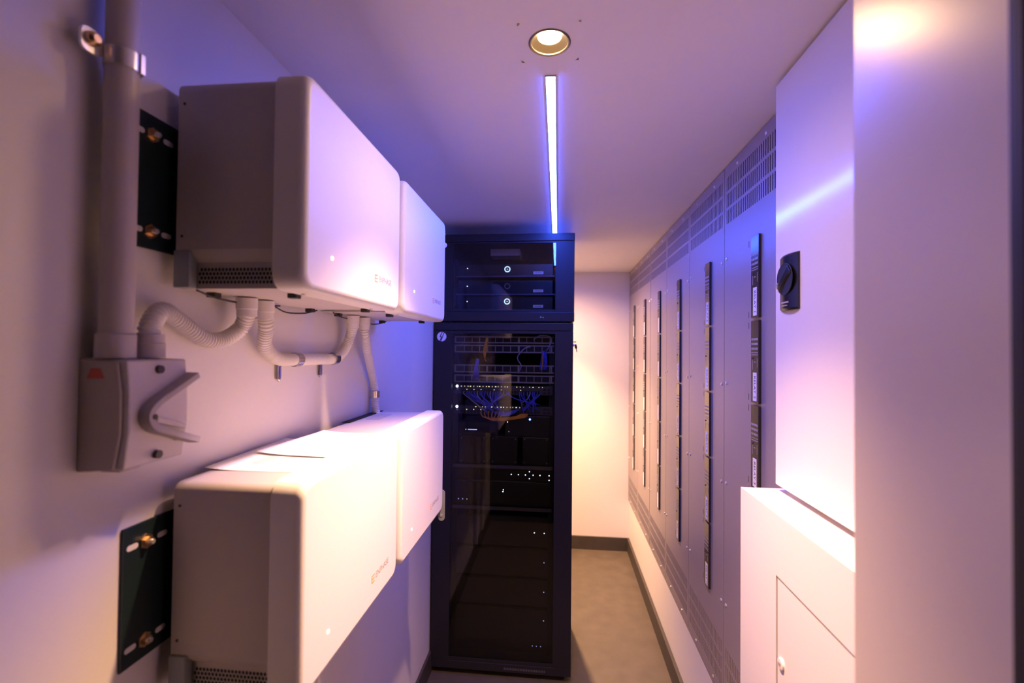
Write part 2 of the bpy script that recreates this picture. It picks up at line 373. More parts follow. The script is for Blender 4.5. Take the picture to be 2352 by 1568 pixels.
# ------------------------------------------------------------------ flexible conduits
def conduit(label, pts, conns, clamps=(), r=0.0138):
    p0 = Vector(pts[0])
    t = thing('flexible_conduit', label, 'conduit', p0, 'corrugated conduits on the left wall')
    path = [p - p0 for p in catmull(pts, 0.0014)]
    MB().tube(path, [r if (i % 4) < 2 else r * 0.82 for i in range(len(path))], 14).build('tube', 'pvc_light', t, smooth=True)
    for (a, b, rr_, mm) in conns:
        a = Vector(a) - p0; b = Vector(b) - p0; d = b - a
        MB().tube([a, a + d * 0.6, a + d * 0.62, b], [rr_, rr_, rr_ * 0.94, rr_ * 0.94], 20).build('connector', mm, t, smooth=True)
    for kind, pos in clamps:
        pos = Vector(pos) - p0; n = 22
        ax = {'h': Vector((0, 1, 0)), 'v': Vector((0, 0, 1))}[kind]; e1 = Vector((1, 0, 0)); e2 = ax.cross(e1)
        c = MB().rings([[pos + ax * s + (e1 * math.cos(2 * math.pi * k / n) + e2 * math.sin(2 * math.pi * k / n)) * q for k in range(n)] for q, s in ((r + .0002, -0.0105), (r + 0.0022, -0.0105), (r + 0.0022, 0.0105), (r + 0.0002, 0.0105))], closed=True, cap=False).build('clamp', 'steel', t, smooth=True)
        if kind == 'h':
            y, z = pos.y - 0.045, pos.z - 0.028
            m = MB()
            x = XL + 0.004 - p0.x
            m.tube([(x, y - 0.0045, z + 0.018), (x, y - 0.0045, z - 0.012), (x, y, z - 0.0155), (x, y + 0.0045, z - 0.010), (x, y + 0.0045, z + 0.018)], 0.0036, 8)
            m.box(x - 0.003, x - 0.001, y - 0.006, y + 0.006, z - 0.012, z + 0.018)
            m.build('hanger_loop', 'steel', t, smooth=True)
            MB().tube([(x, y, z + 0.016), (x + 0.004, y + 0.02, z + 0.018), (pos.x, pos.y, pos.z - r)], 0.002, 6).build('hanger_arm', 'zinc', t, smooth=True)
        else:
            MB().box(XL - p0.x + 0.001, pos.x - r + 0.002, pos.y - 0.006, pos.y + 0.006, pos.z - 0.008, pos.z + 0.008).build('clamp_foot', 'zinc', t)
    return t
gx = XL + 0.046; zt = 1.626
conduit('S-shaped flexible conduit from the large upper power unit to the isolator switch',
        [(XL + 0.032, 0.598, 1.545), (XL + 0.030, 0.600, 1.566), (XL + 0.026, 0.622, 1.590), (XL + 0.020, 0.660, 1.578), (XL + 0.018, 0.712, 1.553), (XL + 0.020, 0.755, 1.552), (XL + 0.030, 0.785, 1.572), (gx, 0.783, 1.600)],
        [((XL + 0.032, 0.598, 1.5235), (XL + 0.032, 0.598, 1.556), 0.0185, 'pvc'), ((gx, 0.780, zt), (gx, 0.781, 1.594), 0.0175, 'pvc_light')])
conduit('U-shaped flexible conduit joining the two upper power units',
        [(gx, 0.832, 1.60), (gx - 0.004, 0.842, 1.575), (XL + 0.024, 0.868, 1.540), (XL + 0.018, 0.920, 1.516), (XL + 0.017, 0.99, 1.512), (XL + 0.017, 1.10, 1.511), (XL + 0.017, 1.165, 1.511), (XL + 0.02, 1.212, 1.53), (XL + 0.030, 1.228, 1.565), (gx, 1.214, 1.60)],
        [((gx, 0.830, zt), (gx, 0.831, 1.592), 0.0175, 'pvc_light'), ((gx, 1.212, zt), (gx, 1.213, 1.592), 0.0175, 'pvc_light')],
        [('h', (XL + 0.017, 0.99, 1.512)), ('h', (XL + 0.017, 1.165, 1.511))])
conduit('flexible conduit dropping down from the upper power unit beside the rack',
        [(gx, 1.287, 1.60), (gx, 1.295, 1.575), (gx - 0.010, 1.335, 1.53), (XL + 0.022, 1.400, 1.47), (XL + 0.017, 1.437, 1.42), (XL + 0.017, 1.444, 1.38), (XL + 0.022, 1.440, 1.345), (XL + 0.034, 1.438, 1.315)],
        [((gx, 1.284, zt), (gx, 1.286, 1.592), 0.0175, 'pvc_light')], [('v', (XL + 0.017, 1.443, 1.392))], r=0.0125)
conduit('flexible conduit leaving the underside of the lower unit with papers on top',
        [(gx, 0.78, 0.995), (gx, 0.775, 0.96), (XL + 0.03, 0.755, 0.90), (XL + 0.018, 0.74, 0.8), (XL + 0.018, 0.74, 0.12)],
        [((gx, 0.78, 1.017), (gx, 0.78, 0.985), 0.0175, 'pvc_light')])
conduit('flexible conduit dropping from the lower power unit beside the rack to the floor',
        [(gx, 1.21, 0.995), (gx, 1.205, 0.95), (XL + 0.03, 1.15, 0.87), (XL + 0.018, 1.06, 0.77), (XL + 0.018, 1.03, 0.64), (XL + 0.018, 1.03, 0.12)],
        [((gx, 1.21, 1.017), (gx, 1.21, 0.985), 0.0175, 'pvc_light')])

# ------------------------------------------------------------------ papers on the lower unit
def sheet(label, cx, cy, wx, wy, rot, z, curl):
    n = 12; mb = MB(); vs = []; fs = []
    for i in range(n + 1):
        for j in range(n + 1):
            u, v = i / n - .5, j / n - .5
            x = cx + u * wx * math.cos(rot) - v * wy * math.sin(rot); y = cy + u * wx * math.sin(rot) + v * wy * math.cos(rot)
            vs.append((x, y, z + curl * (max(0, -u - 0.15) ** 2 * 0.12 + max(0, v - 0.25) ** 2 * 0.05 + 0.0006 * math.sin(5 * u + 7 * v) ** 2)))
    fs = [(i * (n + 1) + j, (i + 1) * (n + 1) + j, (i + 1) * (n + 1) + j + 1, i * (n + 1) + j + 1) for i in range(n) for j in range(n)]
    mb.add(vs, fs)
    th = len(vs)
    mb.add([(a, b, c - 0.0003) for a, b, c in vs], [tuple(reversed(f)) for f in fs])
    o = mb.build('paper_sheet', 'paper', smooth=True)
    tag(o, label, 'paper', 'papers on the lower unit')
    m = MB()
    for r in range(5):
        for q in range(3):
            u0 = -0.25 + q * 0.17; v = -0.3 + r * 0.05
            vv = []
            for (u, v2) in ((u0, v), (u0 + 0.12, v), (u0 + 0.12, v + 0.008), (u0, v + 0.008)):
                x = cx + u * wx * math.cos(rot) - v2 * wy * math.sin(rot); y = cy + u * wx * math.sin(rot) + v2 * wy * math.cos(rot)
                vv.append((x, y, z + curl * (max(0, -u - 0.15) ** 2 * 0.12) + 0.0012))
            m.add(vv, [(0, 1, 2, 3)])
    m.build('printed_lines', 'print_grey', o)
    return o
zp = 1.018 + UH - 0.0055
sheet('white paper sheet lying nearest on the lower power unit', -0.495, 0.862, 0.20, 0.255, 0.05, zp, 0.3)
sheet('white paper sheet at the far side of the papers on the lower unit', -0.478, 0.955, 0.18, 0.235, -0.06, zp + 0.0030, 0.3)

# ================================================================== RACKS
RX0, RX1, RY = -0.592, 0.070, 2.190
t = thing('server_rack', 'tall black floor-standing server rack with a glass door', 'rack', (-0.26, 2.45, 0))
def R_(n, m, *bs, bevel=0.0, par=None, smooth=False):
    mb = MB()
    for b in bs: mb.box(*b)
    o = mb.build(n, m, par or t, bevel=bevel, smooth=smooth)
    if (par or t) is t: o.matrix_parent_inverse = Matrix.Translation((0.26, -2.45, 0))
    return o
R_('base', 'rack_black', (RX0, RX1, RY + 0.012, 2.70, 0.042, 0.075))
R_('top_cover', 'rack_black', (RX0, RX1, RY, 2.70, 1.628, 1.665), bevel=0.003)
R_('side_panel', 'rack_black', (RX0, RX0 + 0.012, RY + 0.025, 2.70, 0.075, 1.628))
R_('side_panel', 'rack_black', (RX1 - 0.012, RX1, RY + 0.025, 2.70, 0.075, 1.628))
R_('back_panel', 'rack_inside', (RX0 + 0.012, RX1 - 0.012, 2.69, 2.70, 0.075, 1.628))
R_('bottom_grille', 'rack_black', (RX0, RX1, RY, RY + 0.012, 0.030, 0.068), bevel=0.002)
m = MB()
for k in range(26):
    x = -0.24 + k * 0.0075; m.box(x, x + 0.004, RY - 0.0006, RY + 0.001, 0.042, 0.052)
tag(m.build('grille_slots', 'shelf_edge', t), kind='stuff').matrix_parent_inverse = Matrix.Translation((0.26, -2.45, 0))
for x in (-0.50, -0.03):
    R_('mounting_rail', 'rack_inside', (x - 0.012, x + 0.012, 2.265, 2.275, 0.075, 1.628))
GX0, GX1 = -0.505, -0.014
d = R_('door', 'rack_black', (RX0, GX0, RY, RY + 0.02, 0.070, 1.6265), (GX1, RX1, RY, RY + 0.02, 0.070, 1.6265), (GX0, GX1, RY + 0.002, RY + 0.018, 0.070, 0.084), (GX0, GX1, RY + 0.002, RY + 0.018, 1.614, 1.6265))
g = MB().box(GX0 - 0.004, GX1 + 0.004, RY + 0.004, RY + 0.008, 0.08, 1.618).build('glass_pane', 'door_glass', d)
lk = MB().cyl((RX1 - 0.003, RY + 0.01, 1.562), (RX1 + 0.006, RY + 0.01, 1.562), 0.006, 12).build('lock', 'zinc', d, smooth=True)
k1 = MB().cyl((RX1 + 0.004, RY + 0.01, 1.562), (RX1 + 0.011, RY + 0.01, 1.562), 0.002, 8).tube([(RX1 + 0.011, RY + 0.01, 1.566), (RX1 + 0.013, RY + 0.01, 1.552), (RX1 + 0.015, RY + 0.01, 1.545)], [0.004, 0.006, 0.0035], 8).tube([(RX1 + 0.013, RY + 0.01, 1.548), (RX1 + 0.018, RY + 0.01, 1.530)], 0.0018, 6).box(RX1 + 0.001, RX1 + 0.014, RY + 0.004, RY + 0.012, 1.575, 1.579).build('key', 'ink', d, smooth=True)
# round emblem
ex, ez, er = -0.556, 1.597, 0.0228
em = MB().cyl((ex, RY + 0.001, ez), (ex, RY - 0.0008, ez), er, 32).build('emblem', 'logo_white', d)
m = MB()
def stroke(pts, wd):
    for (a, b) in zip(pts, pts[1:]):
        a = Vector(a) * er; b = Vector(b) * er; dd = (b - a).normalized(); nn = Vector((-dd.y, dd.x)) * wd * er
        q = [a + nn, b + nn, b - nn, a - nn]
        m.add([(ex + p.x, RY - 0.001, ez + p.y) for p in q] + [(ex + p.x, RY - 0.0004, ez + p.y) for p in q], [(0, 1, 2, 3), (7, 6, 5, 4), (0, 4, 5, 1), (1, 5, 6, 2), (2, 6, 7, 3), (3, 7, 4, 0)])
stroke([(0.12, 1.0), (-0.38, -0.05), (0.02, -0.05), (-0.42, -0.94)], 0.085)
stroke([(0.52, 0.86), (0.18, 0.06)], 0.085); stroke([(0.20, 0.10), (-0.18, -0.99)], 0.085)
m.build('emblem_mark', 'ink', d)
for x in (-0.54, 0.03):
    for y in (2.235, 2.655):
        MB().tube([(x - 0.012, y, 0.019), (x + 0.012, y, 0.019)], 0.019, 18).box(x - 0.016, x + 0.016, y - 0.018, y + 0.018, 0.032, 0.043).build('caster', 'black_plastic', t, smooth=True).matrix_parent_inverse = Matrix.Translation((0.26, -2.45, 0))

# upper cabinet
CZ0, CZ1 = 1.672, 2.088
t2 = thing('network_cabinet', 'small black network cabinet with a glass door standing on the server rack', 'cabinet', (-0.26, 2.45, CZ0))
def C_(n, m, *bs, bevel=0.0, par=None):
    mb = MB()
    for b in bs: mb.box(*b)
    o = mb.build(n, m, par or t2, bevel=bevel)
    if (par or t2) is t2: o.matrix_parent_inverse = Matrix.Translation((0.26, -2.45, -CZ0))
    return o
CX1 = 0.074
C_('top_cover', 'rack_black', (RX0, CX1, RY - 0.002, 2.70, CZ1 - 0.036, CZ1), bevel=0.003)
C_('bottom_rail', 'rack_black', (RX0, CX1, RY - 0.002, 2.70, CZ0, CZ0 + 0.045), bevel=0.003)
C_('side_panel', 'rack_black', (RX0, RX0 + 0.012, RY + 0.022, 2.70, CZ0 + 0.045, CZ1 - 0.036))
C_('side_panel', 'rack_black', (CX1 - 0.012, CX1, RY + 0.022, 2.70, CZ0 + 0.045, CZ1 - 0.036))
C_('back_panel', 'rack_inside', (RX0 + 0.012, CX1 - 0.012, 2.69, 2.70, CZ0 + 0.045, CZ1 - 0.036))
m = MB()
for k in range(30):
    x = -0.145 + k * 0.0068; m.box(x, x + 0.003, RY - 0.0026, RY + 0.006, CZ1 - 0.008, CZ1 + 0.0006)
o = tag(m.build('vent_slots', 'hole', t2), kind='stuff'); o.matrix_parent_inverse = Matrix.Translation((0.26, -2.45, -CZ0))
d2 = C_('door', 'rack_black', (RX0, GX0, RY, RY + 0.02, CZ0 + 0.046, CZ1 - 0.038), (GX1, CX1 - 0.002, RY, RY + 0.02, CZ0 + 0.046, CZ1 - 0.038), (GX0, GX1, RY + 0.002, RY + 0.018, CZ0 + 0.046, CZ0 + 0.054), (GX0, GX1, RY + 0.002, RY + 0.018, CZ1 - 0.044, CZ1 - 0.038))
MB().box(GX0 - 0.004, GX1 + 0.004, RY + 0.004, RY + 0.008, CZ0 + 0.05, CZ1 - 0.04).build('glass_pane', 'door_glass', d2)
C_('latch_mark', 'zinc', (-0.085, -0.079, RY - 0.003, RY - 0.0015, CZ0 + 0.018, CZ0 + 0.022), (-0.073, -0.069, RY - 0.003, RY - 0.0015, CZ0 + 0.016, CZ0 + 0.020))
C_('rail', 'rack_inside', (-0.535, -0.508, 2.24, 2.25, CZ0 + 0.045, CZ1 - 0.036))
C_('rail', 'rack_inside', (-0.018, 0.008, 2.24, 2.25, CZ0 + 0.045, CZ1 - 0.036))
C_('foot', 'black_plastic', (-0.55, -0.52, 2.22, 2.25, 1.6652, CZ0)); C_('foot', 'black_plastic', (0.01, 0.04, 2.22, 2.25, 1.6652, CZ0))

FY = 2.26     # front plane of the equipment inside the racks
def ring_mesh(mb, x, y, z, r0, r1, d, n=28):
    mb.rings([[(x + r * math.cos(2 * math.pi * k / n), yy, z + r * math.sin(2 * math.pi * k / n)) for k in range(n)] for r, yy in ((r1, y), (r1, y - d), (r0, y - d), (r0, y))], closed=True, cap=False)
def dot(mb, x, z, y=FY, r=0.0022):
    mb.cyl((x, y + 0.001, z), (x, y - 0.001, z), r, 8)
# amplifiers on shelves
for i, (z0, z1, lit, lab) in enumerate([(1.900, 1.955, True, 'black amplifier with a glowing ring on the top shelf of the small cabinet'),
                                        (1.812, 1.876, False, 'black amplifier with an unlit ring in the middle of the small cabinet'),
                                        (1.737, 1.801, True, 'black amplifier with a glowing ring, lowest in the small cabinet')]):
    s = thing('shelf', ['top', 'middle', 'lowest'][i] + ' dark metal shelf inside the small network cabinet', 'shelf', (-0.26, 2.4, z0 - 0.006), 'shelves in the network cabinet')
    MB().box(-0.242, 0.252, -0.155, 0.25, 0, 0.003).build('deck', 'rack_inside', s); MB().box(-0.242, 0.252, -0.158, -0.155, -0.004, 0.003).build('lip', 'shelf_edge', s)
    a = thing('amplifier', lab, 'amplifier', (-0.26, 2.4, z0), 'amplifiers in the network cabinet')
    MB().rings([[(x, y, z) for x, z in rrect(-0.235, 0.232, -0.003, z1 - z0, 0.006)] for y in (FY - 2.4, 0.2)]).build('case', 'device_black', a, bevel=0.001)
    m = MB(); ring_mesh(m, 0.010, FY - 2.4 - 0.0002, (z1 - z0) * 0.56, 0.0105, 0.0145, 0.003); m.build('dial_ring', 'ring_light' if lit else 'ring_dark', a, smooth=True)
    m = MB(); m.cyl((0.010, FY - 2.4, (z1 - z0) * 0.56), (0.010, FY - 2.402, (z1 - z0) * 0.56), 0.010, 20); m.build('dial', 'device_black', a)
    if lit: MB().box(0.0065, 0.0135, FY - 2.4 - 0.003, FY - 2.402, (z1 - z0) * .56 - 0.0012, (z1 - z0) * .56 + 0.0012).build('dial_mark', 'ring_light', a)
    l_ = MB().box(0.137, 0.186, FY - 2.4012, FY - 2.3995, 0.006, 0.019).build('label_sticker', 'label_white', a)
    MB().box(0.145, 0.178, FY - 2.4016, FY - 2.4011, 0.0105, 0.0145).build('print', 'print_grey', l_)
    m = MB(); m.cyl((-0.188, FY - 2.399, 0.036), (-0.188, FY - 2.402, 0.036), 0.0022, 10); m.build('power_led', 'led_white', a)
o = MB().rings([[(x, y, z) for x, z in rrect(-0.345, -0.195, 2.012, 2.046, 0.004)] for y in (2.33, 2.44)]).build('reflection_box', 'print_grey', bevel=0.001)  # added grey box imitates a pale reflection in the cabinet's glass door
tag(o, 'small grey box imitating a pale reflection at the top inside the network cabinet', 'box')

# patch panels
def patch(z0, z1, lab):
    p = thing('patch_panel', lab, 'patch panel', (-0.264, FY, (z0 + z1) / 2), 'patch panels in the server rack')
    h = (z1 - z0) / 2
    MB().box(-0.243, 0.245, 0, 0.004, -h, h).build('plate', 'rack_inside', p)
    MB().box(-0.243, 0.245, -0.006, 0.0, h - 0.006, h).build('rail', 'patch_metal', p); MB().box(-0.243, 0.245, -0.006, 0.0, -h, -h + 0.006).build('rail', 'patch_metal', p)
    for x in (-0.24, -0.081, 0.074, 0.232): MB().box(x - 0.004, x + 0.004, -0.004, 0, -h + 0.006, h - 0.006).build('divider', 'patch_metal', p)
    for q in range(24):
        x = -0.228 + q * 0.0187 + (q // 8) * 0.0035
        MB().box(x, x + 0.0125, -0.003, 0.0005, -h + 0.0075, h - 0.0085).build('port', 'hole', p)
        if q % 2: MB().box(x + 0.0135, x + 0.0165, -0.003, 0.0005, -h + 0.0065, h - 0.0065).build('port_frame', 'patch_metal', p)
    return p
patch(1.568, 1.602, 'topmost patch panel under the roof of the server rack')
patch(1.522, 1.560, 'second patch panel from the top of the server rack')
patch(1.424, 1.463, 'third patch panel of the rack, just under the dark gap')
patch(1.376, 1.414, 'lowest patch panel, directly above the row of yellow lights')
# switches
def switch(z0, z1, lab, n_led, x0):
    p = thing('network_switch', lab, 'network switch', (-0.264, FY, z0), 'network switches in the server rack'); h = z1 - z0
    MB().box(-0.243, 0.240, 0, 0.25, 0, h).build('case', 'switch_grey', p, bevel=0.001)
    m = MB(); m.cyl((-0.229, 0.001, h - 0.006), (-0.229, -0.001, h - 0.006), 0.0068, 20); e_ = m.build('emblem', 'led_white', p)
    MB().cyl((-0.229, -0.0008, h - 0.006), (-0.229, -0.0014, h - 0.006), 0.0022, 10).build('emblem_mark', 'ink', e_)
    MB().box(-0.233, -0.222, -0.001, 0.001, h - 0.0235, h - 0.020).box(-0.230, -0.222, -0.001, 0.001, h - 0.019, h - 0.0165).build('badge', 'logo_white', p)
    for q in range(24):
        x = -0.212 + q * 0.0165
        MB().box(x, x + 0.012, -0.001, 0.0005, h * 0.12, h * 0.45).build('port', 'hole', p)
    for q in range(n_led):
        x = x0 + q * 0.0152 + (q % 3) * 0.0015
        if q in (16, 17, 21, 24): continue
        wd = random.choice([0.0012, 0.002, 0.0032])
        MB().box(x - wd, x + wd, -0.0012, 0.0005, h * 0.84, h * 0.84 + 0.0026).build('port_light', 'led_yellow', p)
    for x in (-0.18, -0.145, -0.11, -0.045, -0.01, 0.085, 0.215)[:n_led // 4]:
        MB().box(x - 0.002, x + 0.002, -0.0012, 0.0005, h * 0.5, h * 0.5 + 0.0022).build('port_light', 'led_yellow', p)
    for x in (0.195, 0.215):
        for z in (0.006, 0.022): MB().box(x, x + 0.011, -0.001, 0.0005, z, z + 0.009).build('module_port', 'hole', p)
    return p
switch(1.318, 1.362, 'upper network switch with a long row of yellow lights and blue cables', 27, -0.208)
switch(1.222, 1.262, 'lower network switch with a short row of yellow lights and orange cables', 15, -0.135)
# cables
def cable(pts, m, lab, grp, r=0.0024):
    p0 = Vector(pts[0])
    o = MB().tube([p - p0 for p in catmull(pts, 0.014)], r, 6).build('network_cable', m, smooth=True); o.location = p0
    tag(o, lab, 'cable', grp)
for k in range(30):
    x = -0.455 + k * 0.0128 + random.uniform(-.003, .003)
    if 18 <= k <= 20: continue
    tx = (-0.315 if k < 17 else -0.13) + random.uniform(-0.05, 0.05); zz = 1.235 + random.uniform(0, 0.05)
    cable([(x, FY + 0.0, 1.332), (x, FY - 0.022, 1.322), (x * 0.7 + tx * 0.3, FY - 0.030, 1.300), (tx, FY - 0.018 + random.uniform(-.008, .008), zz), (tx + 0.01, FY + 0.012, zz - 0.01)],
          'cable_blue' if k % 5 else 'cable_violet', 'blue network cable drooping below the upper switch', 'blue cables below the upper switch')
for k in range(6):
    x = -0.415 + k * 0.006
    cable([(x, FY, 1.390), (x + 0.004, FY - 0.02, 1.41), (x + 0.012 - k * 0.003, FY - 0.024, 1.45), (-0.395 + k * 0.002, FY - 0.012, 1.487), (-0.40, FY + 0.01, 1.49)], 'cable_blue', 'blue cable in the bunch looping up left above the patch panels', 'blue cables looping up at the left')
for k in range(5):
    x = -0.085 + k * 0.007
    cable([(x, FY, 1.440), (x, FY - 0.02, 1.445), (x + 0.004, FY - 0.024, 1.48), (-0.075 + k * 0.004, FY - 0.014, 1.525), (-0.072, FY + 0.006, 1.53)], 'cable_blue' if k != 1 else 'cable_orange', 'cable in the bunch rising at the right of the dark gap', 'cables rising at the right of the dark gap')
cable([(-0.19, FY, 1.43), (-0.175, FY - 0.02, 1.46), (-0.195, FY - 0.024, 1.50), (-0.16, FY - 0.02, 1.545), (-0.135, FY, 1.552)], 'cable_violet', 'pale violet cable looping across the dark gap of the rack', 'pale cables in the rack')
cable([(-0.055, FY, 1.535), (-0.04, FY - 0.02, 1.56), (-0.035, FY - 0.02, 1.60), (-0.09, FY - 0.016, 1.606), (-0.12, FY, 1.585)], 'cable_violet', 'pale violet cable arching at the top right of the rack', 'pale cables in the rack')
for k in range(3):
    cable([(-0.35 + 0.003 * k, FY, 1.595), (-0.352 + 0.004 * k, FY - 0.02, 1.57), (-0.36 + 0.006 * k, FY - 0.022, 1.53), (-0.355, FY - 0.01, 1.49), (-0.35, FY + 0.01, 1.48)], 'cable_orange', 'orange cable hanging from the topmost patch panel', 'orange cables at the top left')
for k in range(7):
    x = -0.37 + k * 0.018
    cable([(x, FY, 1.235), (x, FY - 0.02, 1.225), (x * 0.6 - 0.115, FY - 0.028 - 0.002 * k, 1.205 - 0.004 * (k % 3)), (-0.22 + k * 0.01, FY - 0.02, 1.212), (-0.17 + k * 0.004, FY - 0.005, 1.228)], 'cable_orange', 'orange cable drooping below the lower switch', 'orange cables below the lower switch')
for k in range(6):
    cable([(-0.30 + k * 0.008, FY, 1.235), (-0.28 + k * .006, FY - 0.022, 1.222 + k * 0.002), (-0.24, FY - 0.026, 1.221 + k * 0.003), (-0.20, FY - 0.022, 1.238 + k * 0.002), (-0.185, FY, 1.25)], 'cable_blue', 'blue cable in the sideways bunch at the lower switch', 'blue cables at the lower switch')
# small devices below the switches
o = thing('media_player', 'black box with a glowing blue name line under the switches', 'player', (-0.38, FY, 1.118))
MB().box(-0.10, 0.09, 0, 0.2, 0, 0.062).build('case', 'device_black', o, bevel=0.002)
m = MB()
for k in range(9): m.box(-0.056 + k * 0.005, -0.0525 + k * 0.005, -0.0008, 0.0003, 0.0255, 0.0285)
m.box(-0.069, -0.065, -0.0008, 0.0003, 0.0255, 0.0285).build('name_line', 'led_text', o)
o = thing('modem', 'black modem box with a bright blue lamp under the lower switch', 'modem', (-0.15, FY, 1.118))
MB().box(-0.105, 0.115, 0, 0.2, 0, 0.098).build('case', 'device_black', o, bevel=0.002)
MB().cyl((0.017, 0.001, 0.083), (0.017, -0.002, 0.083), 0.0042, 14).build('blue_lamp', 'led_blue', o)
m = MB(); dot(m, -0.092, 0.068, 0, 0.0022); m.build('led', 'led_white', o)
m = MB(); dot(m, -0.085, 0.022, 0, 0.002); m.build('led', 'led_dim', o)
o = MB().box(-0.243, 0.240, 0, 0.3, 0, 0.004).build('shelf', 'rack_inside'); o.location = (-0.262, FY, 1.1135); tag(o, 'thin dark shelf carrying the modem and the media player', 'shelf')
for i, (x0, x1, lab) in enumerate(((-0.478, -0.345, 'left of the three black power supplies with corner screws'), (-0.323, -0.192, 'middle one of the three black power supplies with corner screws'), (-0.168, -0.04, 'right one of the three black power supplies with corner screws'))):
    o = thing('power_supply', lab, 'power supply', (x0, FY, 0.9795), 'power supplies in the server rack'); wd = x1 - x0
    MB().box(0, wd, 0, 0.2, 0, 0.1335).build('case', 'device_black', o, bevel=0.002)
    for x in (0.010, wd - 0.010):
        for z in (0.012, 0.124): MB().tube([(x, 0.001, z), (x, -0.0015, z)], [0.003, 0.002], 8).build('screw', 'alu', o, smooth=True)
for z, lab in ((0.969, 'dark shelf with a bluish front edge under the three power supplies'), (0.770, 'lower dark shelf with a pale front edge in the server rack')):
    o = thing('shelf', lab, 'shelf', (-0.262, FY, z), 'deep shelves in the server rack')
    MB().box(-0.243, 0.240, -0.012, 0.35, 0.004, 0.010).build('deck', 'rack_inside', o); MB().box(-0.243, 0.240, -0.018, -0.012, -0.006, 0.010).build('front_lip', 'shelf_edge', o, bevel=0.001)
o = thing('receiver', 'black receiver with a cross of white dots under the upper shelf', 'receiver', (-0.262, FY, 0.905))
MB().box(-0.235, 0.235, 0, 0.3, -0.002, 0.054).build('case', 'device_black', o, bevel=0.002)
m = None
for x, z in ((0.041, 0.028), (0.076, 0.028), (0.110, 0.028), (0.147, 0.028), (0.180, 0.028), (0.224, 0.028), (0.129, 0.044), (0.129, 0.011), (0.224, 0.006)):
    m = MB(); dot(m, x, z, 0, 0.0026); m.build('key_light', 'led_white', o)
o = thing('disk_recorder', 'black recorder box with small white dots above the lower shelf', 'recorder', (-0.262, FY, 0.7805))
MB().box(-0.235, 0.235, 0, 0.32, 0, 0.110).build('case', 'device_black', o, bevel=0.002)
MB().add([(-0.235, -0.001, 0.117), (-0.18, -0.001, 0.117), (-0.165, -0.001, 0.121), (0.15, -0.001, 0.121), (0.165, -0.001, 0.117), (0.235, -0.001, 0.117), (0.235, -0.001, 0.113), (-0.235, -0.001, 0.113),
          (-0.235, 0.01, 0.117), (-0.18, 0.01, 0.117), (-0.165, 0.01, 0.121), (0.15, 0.01, 0.121), (0.165, 0.01, 0.117), (0.235, 0.01, 0.117), (0.235, 0.01, 0.113), (-0.235, 0.01, 0.113)],
         [(0, 1, 2, 3, 4, 5, 6, 7), (15, 14, 13, 12, 11, 10, 9, 8)] + [(i, i + 8, (i + 1) % 8 + 8, (i + 1) % 8) for i in range(8)]).build('top_edge', 'switch_grey', o)
for x in (-0.218, -0.197, -0.176):
    m = MB(); dot(m, x, 0.025, 0, 0.0026); m.build('led', 'led_dim', o)
m = MB(); dot(m, 0.001, 0.068, 0, 0.002); dot(m, 0.003, 0.077, 0, 0.0015); m.build('led', 'status_green', o)
for i, (z0, h, lab) in enumerate(((0.585, 0.145, 'uppermost black battery box below the lower shelf, two white dots'), (0.440, 0.135, 'second black battery box from the lower shelf of the rack'), (0.300, 0.130, 'third black battery box from the lower shelf of the rack'), (0.0765, 0.215, 'lowest black battery box standing on the rack floor'))):
    o = thing('battery_box', lab, 'battery box', (-0.262, FY + 0.01, z0), 'battery boxes in the server rack')
    MB().box(-0.23, 0.23, 0, 0.38, 0, h - 0.006).build('case', 'device_black', o, bevel=0.002)
    MB().box(-0.243, 0.243, 0.002, 0.36, h - 0.006, h - 0.001).build('support_tray', 'rack_inside', o)
    zz = {0: 0.068, 1: 0.072, 2: 0.071, 3: 0.158}[i]
    m = MB(); dot(m, 0.203, zz, 0, 0.0024); m.build('led', 'led_dim' if i else 'led_white', o)
    if i == 0: m = MB(); dot(m, 0.155, zz, 0, 0.0026); m.build('led', 'led_white', o)
    if i == 3:
        for x in (0.15, 0.17, 0.19): m = MB(); dot(m, x, 0.035, 0, 0.002); m.build('led', 'led_dim', o)

